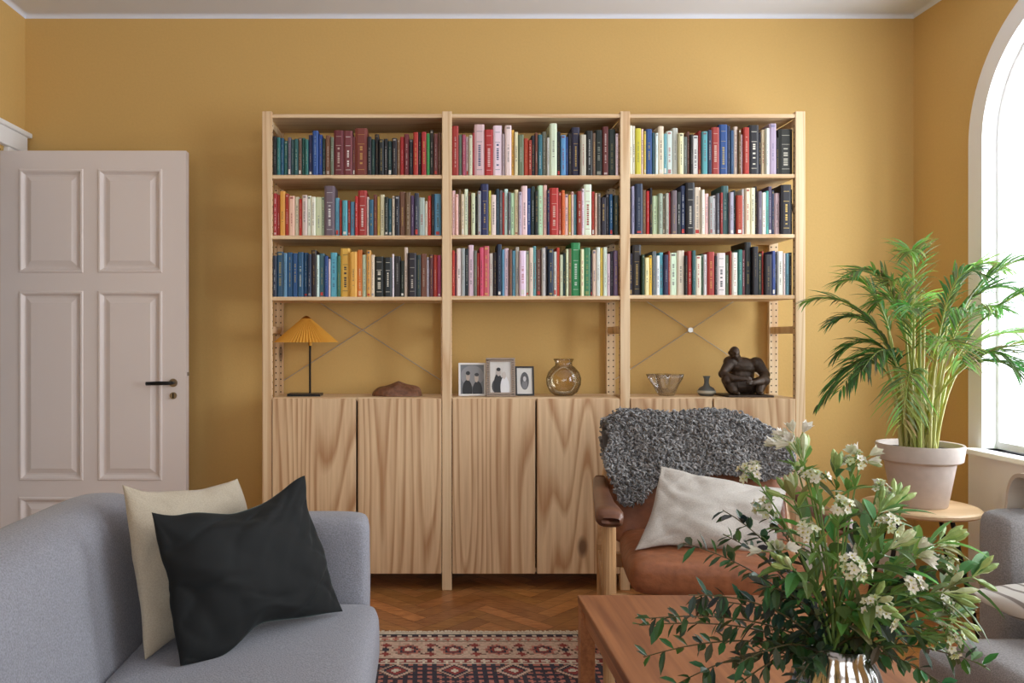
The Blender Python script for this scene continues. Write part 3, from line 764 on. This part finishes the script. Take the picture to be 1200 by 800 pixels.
def fl(u, v):
    """u across (-1..1), v 0 (behind, bottom) .. 1 (front, bottom)"""
    x = u * .335
    zb = .645 + .02 * math.sin(u * 5) - .11 * (1 - smst(-.75, -.35, u)) + .04 * smst(.6, 1, u)
    if u < -.85: zb += (-.85 - u) * .9
    top = .832 - .06 * smst(.55, 1.0, u) - .04 * smst(-.75, -1.0, u) + .006 * math.sin(u * 6)
    yb = lambda z: .17 + (z - .38) * .40
    if v < .35:
        t = v / .35; z = .60 + (top - .60) * t; y = yb(z) + .11
    elif v < .5:
        t = (v - .35) / .15; a = math.pi * t; z = top + .03 * math.sin(a)
        y = yb(top) + .11 * math.cos(a) if math.cos(a) > 0 else yb(top) + .095 * math.cos(a)
    else:
        t = (v - .5) / .5; z = top - (top - zb) * t; y = yb(z) - .095 + .006 * math.sin(u * 9 + z * 20)
    return Vector((x * (1 + .04 * math.sin(v * 9 + u)), y, z))
b = MB(); nu, nv = 46, 40
g = [[fl(-1 + 2 * i / nu, j / nv) for i in range(nu + 1)] for j in range(nv + 1)]
b.v = [tuple(p) for r_ in g for p in r_]
for j in range(nv):
    for i in range(nu):
        b.f.append((j * (nu + 1) + i, j * (nu + 1) + i + 1, (j + 1) * (nu + 1) + i + 1, (j + 1) * (nu + 1) + i)); b.c.append(lin((104, 101, 100)))
o = b.obj('hide', vcmat('hide', .95), sk, smooth=True)
sm = o.modifiers.new('sol', 'SOLIDIFY'); sm.thickness = .02; sm.offset = 0
b = MB()
for _ in range(6800):
    u = U(-1.02, 1.02); v = U(.12, 1.02); p = fl(u, v)
    du = fl(u + .01, v) - p; dv = fl(u, v + .01) - p; nn = du.cross(dv)
    if nn.length < 1e-9: continue
    nn.normalize()
    if v > .5 and nn.y > 0: nn = -nn
    if v < .35 and nn.y < 0: nn = -nn
    if .35 <= v <= .5 and nn.z < 0: nn = -nn
    c = p + nn * U(.008, .024)
    A = Vector((U(-1, 1), U(-1, 1), U(-1, 1))).normalized(); B = A.cross(Vector((U(-1, 1), U(-1, 1), U(-1, 1)))).normalized(); C_ = A.cross(B)
    r_ = U(.005, .009); gg = random.choice([96, 108, 118, 128, 138, 150, 162])
    pts = [c + (A * math.cos(k_ * .95) + B * math.sin(k_ * .95)) * r_ + C_ * (k_ - 2.5) * .0022 for k_ in range(6)]
    b.tube(pts, [.0018, .0034, .004, .004, .0034, .001], (gg, gg * .985, gg * .975), 4, cap=False)
b.obj('curls', vcmat('curls', .9, sheen=.3), sk, smooth=True)
m_cush = fabric('oatmeal_linen', (180, 172, 162), 260, .5, .1)
cushion('linen_pillow', (.715, 2.74, .465), (1.20, 2.70, .46), (1.33, 2.93, .64), (.85, 2.90, .725), .14, m_cush, wr=.018, seed=9, fold=.014, sag=.008)

# ------------------------------------------------------------ side table + potted palm
TT = .492
st = empty('side_table', (2.07, 3.34, 0))
b = MB(); b.lathe([(.0005, TT - .024), (.215, TT - .024), (.222, TT - .017), (.222, TT - .006), (.215, TT), (.0005, TT)], n=64)
b.obj('top', wood('birch_top', (222, 190, 150), (204, 168, 126), 'x', freq=4, knots=False, across=4, along=.5), st, smooth=False)
b = MB()
for kk in range(4):
    a = math.radians(-65 + 90 * kk); b.tube([(.13 * math.cos(a), .13 * math.sin(a), TT - .024), (.24 * math.cos(a), .24 * math.sin(a), 0)], .009, (1, 1, 1), 10)
b.obj('legs', m_black, st)
palm = empty('potted_palm', (2.07, 3.34, TT + .0005))
b = MB()
b.lathe([(.0005, 0), (.098, 0), (.102, .005), (.132, .18), (.148, .186), (.156, .192), (.164, .252), (.161, .258), (.153, .256), (.142, .22), (.0005, .22)], n=64, col=(196, 180, 166))
po = b.obj('pot', mat('clay_pot', (206, 192, 184), .75, bs_scale=30, bs_str=.08, var=.05), palm, smooth=True)
es = po.modifiers.new('es', 'EDGE_SPLIT'); es.split_angle = math.radians(35)
b = MB(); b.lathe([(.149, .232), (.08, .238), (.0005, .24)], n=30); b.obj('soil', mat('soil', (48, 34, 26), .95, bs_scale=80, bs_str=1), palm)
b = MB()
tips = [(-.30, -.05, 1.46), (-.34, .05, 1.26), (-.34, -.18, 1.06), (-.32, .2, .90), (-.22, -.25, .86), (-.10, -.1, 1.54), (.02, .10, 1.56), (.26, -.1, 1.48), (.38, -.35, 1.38),
        (.40, -.2, 1.18), (.36, .1, 1.30), (.22, -.40, 1.00), (-.22, -.3, 1.30), (-.20, .25, 1.44), (.05, -.40, 1.30), (.36, -.5, 1.08), (-.34, .28, 1.36), (.2, .3, 1.38), (-.1, -.42, 1.10), (.33, -.3, 1.48),
        (-.28, .12, 1.12), (.34, -.35, .92), (.24, .2, 1.15), (-.36, -.06, .98), (-.12, .1, 1.34), (.12, -.2, 1.44), (.30, -.15, 1.38), (-.18, -.1, 1.42)]
for ti, (tx, ty, tz) in enumerate(tips):
    tz -= TT
    P0 = Vector((U(-.06, .06), U(-.06, .06), .236)); P2 = Vector((tx, ty, tz))
    ph = max(tz + .10, .84) + U(-.03, .04)
    P1 = Vector((tx * .32, ty * .32, ph))
    bz = lambda t: P0 * (1 - t) ** 2 + P1 * 2 * t * (1 - t) + P2 * t * t
    pts = [bz(i / 18) for i in range(19)]
    b.tube(pts[:10], [.0070 - .0004 * i for i in range(10)], random.choice([(200, 198, 110), (182, 190, 96), (210, 206, 130)]), 6)
    b.tube(pts[9:], [.0034 - .0003 * i for i in range(10)], (172, 188, 96), 5)
    nl = 26
    gcol = random.choice([(88, 130, 64), (112, 150, 76), (130, 162, 86), (80, 118, 60), (146, 172, 94)])
    for i in range(nl):
        t = .38 + .62 * i / (nl - 1); p = bz(t); d = (bz(min(1, t + .02)) - bz(t - .02)).normalized()
        side = d.cross(Vector((0, 0, 1)))
        if side.length < .05: side = Vector((R() - .5, R() - .5, 0))
        side.normalize(); prof = math.sin(math.pi * (.2 + .72 * i / nl))
        for s_ in (-1, 1):
            dd = (d * U(.8, 1.1) + side * s_ * U(.5, .85) + Vector((0, 0, U(-.05, .25)))).normalized()
            L_ = U(.15, .22) * prof
            tipx = p.x + dd.x * L_
            if tipx > .415: dd.x -= (tipx - .415) / L_; dd.normalize()
            if p.y + dd.y * L_ > .70: continue
            cc = tuple(v * U(.8, 1.2) for v in gcol)
            b.blade(p, dd, Vector((0, 0, 1)), L_, U(.009, .014), U(.2, .6), cc, 4, .3, .35)
for _ in range(16):
    a = U(0, 6.28); r_ = U(.01, .07); hh = U(.3, .55)
    b.tube([(r_ * math.cos(a), r_ * math.sin(a), .236), (r_ * 1.4 * math.cos(a), r_ * 1.4 * math.sin(a), .236 + hh * .5), (r_ * 2.1 * math.cos(a), r_ * 2.1 * math.sin(a), .236 + hh)], [.009, .007, .004], random.choice([(196, 198, 112), (170, 182, 90), (210, 204, 132)]), 6)
b.obj('fronds', vcmat('palm_leaf', .45, coat=.1, transl=.3), palm)

# ------------------------------------------------------------ right-hand grey armchair, cushion, throw
ga = empty('grey_armchair')
m_g2 = fabric('light_grey_wool', (150, 147, 146), 260, .6, .2)
soft('base', 1.42, 2.40, 1.15, 2.32, .12, .30, m_g2, ga, .03)
soft('seat_cushion', 1.345, 2.18, 1.28, 2.06, .27, .43, m_g2, ga, .05, .012)
soft('arm_far', 1.665, 2.42, 2.27, 2.43, .12, .68, m_g2, ga, .05)
soft('arm_near', 1.665, 2.42, 1.05, 1.21, .12, .68, m_g2, ga, .05)
soft('back', 2.16, 2.44, 1.15, 2.33, .12, .82, m_g2, ga, .08)
b = MB()
for x in (1.5, 2.34):
    for y in (1.22, 2.25): b.tube([(x, y, 0), (x, y, .13)], [.014, .02], (50, 36, 28), 10)
b.obj('legs', m_leg, ga)
m_str, nt, bs = newmat('striped_cotton')
tc = nt.nodes.new('ShaderNodeTexCoord'); wv_ = nt.nodes.new('ShaderNodeTexWave'); wv_.inputs['Scale'].default_value = 9; wv_.bands_direction = 'X'
nt.links.new(tc.outputs['Object'], wv_.inputs['Vector']); r_ = nt.nodes.new('ShaderNodeValToRGB')
r_.color_ramp.elements[0].position = .08; r_.color_ramp.elements[0].color = (*lin((140, 132, 124)), 1); r_.color_ramp.elements[1].position = .16; r_.color_ramp.elements[1].color = (*lin((214, 209, 200)), 1)
nt.links.new(wv_.outputs['Fac'], r_.inputs['Fac']); nt.links.new(r_.outputs['Color'], bs.inputs['Base Color']); bs.inputs['Roughness'].default_value = .9
cushion('striped_pillow', (1.50, 1.72, .49), (1.95, 1.72, .50), (1.98, 2.20, .54), (1.46, 2.16, .50), .12, m_str, wr=.012, seed=14)
b = MB(); nn_ = 44; mm_ = 34
def tp(i_, j_):
    x = 1.78 + i_ / nn_ * .36; s_ = j_ / mm_ * .50
    if s_ < .09: y, z = 2.25, .62 + s_
    elif s_ < .41:
        a = (s_ - .09) / .32 * math.pi; y = 2.35 - .10 * math.cos(a); z = .71 + .075 * math.sin(a)
    else: y, z = 2.45, .71 - (s_ - .41)
    return (x + .008 * math.sin(s_ * 20), y + .004 * math.sin(x * 30), z + .012 * noise.noise(Vector((x * 9, s_ * 9, 0))))
for j in range(mm_):
    for i in range(nn_):
        on = ((i // 2) + (j // 2)) % 2; st_ = (i // 8) % 2
        col = (60, 44, 38) if (on and st_) else ((216, 204, 188) if not st_ else (140, 108, 92))
        b.quad(tp(i, j), tp(i + 1, j), tp(i + 1, j + 1), tp(i, j + 1), col)
o = b.obj('woven_throw', vcmat('woven', .95), smooth=False)
bm = bmesh.new(); bm.from_mesh(o.data); bmesh.ops.remove_doubles(bm, verts=bm.verts, dist=1e-5); bm.to_mesh(o.data); bm.free()
s_ = o.modifiers.new('sol', 'SOLIDIFY'); s_.thickness = .012; s_.offset = 0

# ------------------------------------------------------------ vase of flowers
vf = empty('vase_of_flowers', (.665, 1.29, TZ + .0005))
m_sil = mat('silver', (190, 188, 184), .18, 1.0)
b = MB(); rib = lambda a, z: 1 + .045 * abs(math.sin(9 * a)) * min(1, max(0, (.205 - z) / .02))
b.lathe([(.0005, 0), (.042, 0), (.045, .006), (.038, .02), (.042, .045), (.056, .085), (.066, .125), (.067, .15), (.058, .18), (.050, .195), (.053, .215), (.050, .215), (.047, .197), (.04, .19), (.0005, .188)], n=144, fn=rib)
b.obj('vase', m_sil, vf, smooth=True)
b = MB(); MZ = .20
def stem(tip, bend=.12, r0=.0028, col=(88, 118, 58), n=12):
    tip = Vector(tip); P0 = Vector((U(-.025, .025), U(-.025, .025), MZ - .03))
    P1 = Vector((tip.x * .30, tip.y * .30, P0.z + max(.08, (tip.z - P0.z) * .5 + bend)))
    pts = [P0 * (1 - t) ** 2 + P1 * 2 * t * (1 - t) + tip * t * t for t in [i / n for i in range(n + 1)]]
    b.tube(pts, [r0 * (1 - .6 * i / n) for i in range(n + 1)], col, 5); return pts
def dirs(pts, i): return (pts[min(i + 1, len(pts) - 1)] - pts[i - 1]).normalized()
def rv(): return Vector((U(-1, 1), U(-1, 1), U(-1, 1)))
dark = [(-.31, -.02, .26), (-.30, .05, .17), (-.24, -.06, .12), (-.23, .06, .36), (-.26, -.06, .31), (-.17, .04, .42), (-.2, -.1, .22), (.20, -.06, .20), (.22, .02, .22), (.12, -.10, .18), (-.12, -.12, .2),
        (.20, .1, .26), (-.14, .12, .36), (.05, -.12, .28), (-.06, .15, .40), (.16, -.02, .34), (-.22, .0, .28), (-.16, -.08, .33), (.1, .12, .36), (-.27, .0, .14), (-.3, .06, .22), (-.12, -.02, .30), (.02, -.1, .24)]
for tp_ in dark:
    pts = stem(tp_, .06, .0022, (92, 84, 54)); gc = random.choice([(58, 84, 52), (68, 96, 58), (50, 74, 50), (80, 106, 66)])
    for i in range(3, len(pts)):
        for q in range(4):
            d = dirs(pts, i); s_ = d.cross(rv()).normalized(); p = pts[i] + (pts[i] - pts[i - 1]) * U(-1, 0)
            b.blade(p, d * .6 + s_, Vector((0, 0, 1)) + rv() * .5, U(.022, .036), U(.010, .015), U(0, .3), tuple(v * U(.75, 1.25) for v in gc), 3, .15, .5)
leafy = [(0, 0, .48), (.08, .02, .42), (.15, -.02, .38), (.19, .04, .36), (.05, -.06, .38), (-.06, .02, .44), (.22, .0, .32), (.12, -.08, .32), (.0, -.10, .31), (.15, -.05, .27), (-.1, -.06, .35), (-.03, .05, .5), (.14, .08, .42)]
for tp_ in leafy:
    pts = stem(tp_, .05, .003, (110, 142, 66)); gc = random.choice([(106, 144, 70), (122, 156, 86), (92, 130, 64), (136, 166, 98)])
    for i in range(5, len(pts)):
        for q in range(2):
            d = dirs(pts, i); s_ = d.cross(rv()).normalized()
            b.blade(pts[i], d * .9 + s_ * .8, Vector((0, 0, 1)) + rv() * .4, U(.05, .085), U(.014, .021), U(.1, .6), tuple(v * U(.8, 1.15) for v in gc), 5, .2, .45)
    for q in range(5):
        d = (dirs(pts, len(pts) - 1) + rv() * .7).normalized(); p = pts[-1]
        b.tube([p, p + d * .018, p + d * .028, p + d * .040, p + d * .048], [.0012, .0015, .005, .0045, .0008], random.choice([(150, 176, 104), (206, 214, 170), (176, 196, 120)]), 6)
fl_ = [(-.065, 0, .535), (-.05, -.03, .48), (.025, .0, .50), (.06, .04, .50), (-.023, -.05, .44), (.03, -.08, .42), (-.127, .02, .48), (.08, -.06, .37), (.004, -.11, .30), (.12, -.06, .30), (.12, -.08, .25),
       (-.113, -.04, .37), (.17, .0, .34), (-.09, .04, .42), (.1, .06, .44), (-.04, .08, .52), (-.03, -.1, .36), (.15, -.02, .28), (.06, -.09, .33), (-.07, -.06, .40)]
for fi, tp_ in enumerate(fl_):
    pts = stem(tp_, .04, .0026, (120, 150, 80)); T = pts[-1]; ax_ = dirs(pts, len(pts) - 1)
    big = fi in (0, 3, 7, 11, 15)
    for q in range(5 if big else 17):
        d = (ax_ + rv() * (1.0)).normalized(); c = T + d * (U(.010, .028) if not big else U(.008, .022))
        b.tube([T - ax_ * .02, T + d * .008, c], .0009, (130, 160, 90), 4)
        wc = random.choice([(222, 220, 200), (212, 214, 184), (232, 228, 216), (192, 204, 156)])
        s1 = d.orthogonal().normalized(); s2 = d.cross(s1)
        npet = 6 if big else 5
        for k_ in range(npet):
            a = 2 * math.pi * k_ / npet + q
            pd = (s1 * math.cos(a) + s2 * math.sin(a)) * (.45 if big else 1) + d * (1.0 if big else .35)
            b.blade(c, pd, d, U(.022, .028) if big else U(.007, .010), .011 if big else .0055, .1, wc, 3, .12, .6)
        b.lathe([(.0003, -.0015), (.0018, 0), (.0003, .0015)], c + d * .001, 5, (196, 190, 90))
    for q in range(4):
        d = (ax_ + rv()).normalized(); b.blade(pts[-3], d, Vector((0, 0, 1)), U(.03, .05), .011, .2, (112, 148, 72), 3, .2, .4)
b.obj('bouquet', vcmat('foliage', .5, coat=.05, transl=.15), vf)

# ------------------------------------------------------------ light
w = bpy.data.worlds.new('sky'); sc.world = w; w.use_nodes = True
bgn = w.node_tree.nodes['Background']; bgn.inputs[0].default_value = (.90, .95, 1.0, 1); bgn.inputs[1].default_value = 2.2
def area(name, loc, rot, sx_, sy_, e, col):
    l = bpy.data.lights.new(name, 'AREA'); l.shape = 'RECTANGLE'; l.size = sx_; l.size_y = sy_; l.energy = e; l.color = col
    o = bpy.data.objects.new(name, l); o.location = loc; o.rotation_euler = rot; sc.collection.objects.link(o)
area('daylight_arch_window', (XR + .35, 3.02, 1.65), (0, math.radians(90), 0), 2.1, 1.2, 54, (.88, .94, 1.0))
area('daylight_side_window', (XR + .35, .95, 1.6), (0, math.radians(90), 0), 1.9, 1.6, 60, (.88, .94, 1.0))
area('rear_fill_light', (.2, YF - .35, 1.6), (math.radians(90), 0, 0), 2.8, 1.7, 22, (.92, .96, 1.0))  # soft fill added behind the camera, shining in through the unseen rear wall opening

# ------------------------------------------------------------ camera
cam = bpy.data.cameras.new('camera'); co = bpy.data.objects.new('camera', cam); sc.collection.objects.link(co)
co.location = (0, 0, 1.185); co.rotation_euler = (math.radians(90), 0, 0)
cam.sensor_width = 36; cam.lens = 27.96; cam.shift_x = 100 / 1200; cam.shift_y = -2 / 1200; cam.clip_start = .05
sc.camera = co
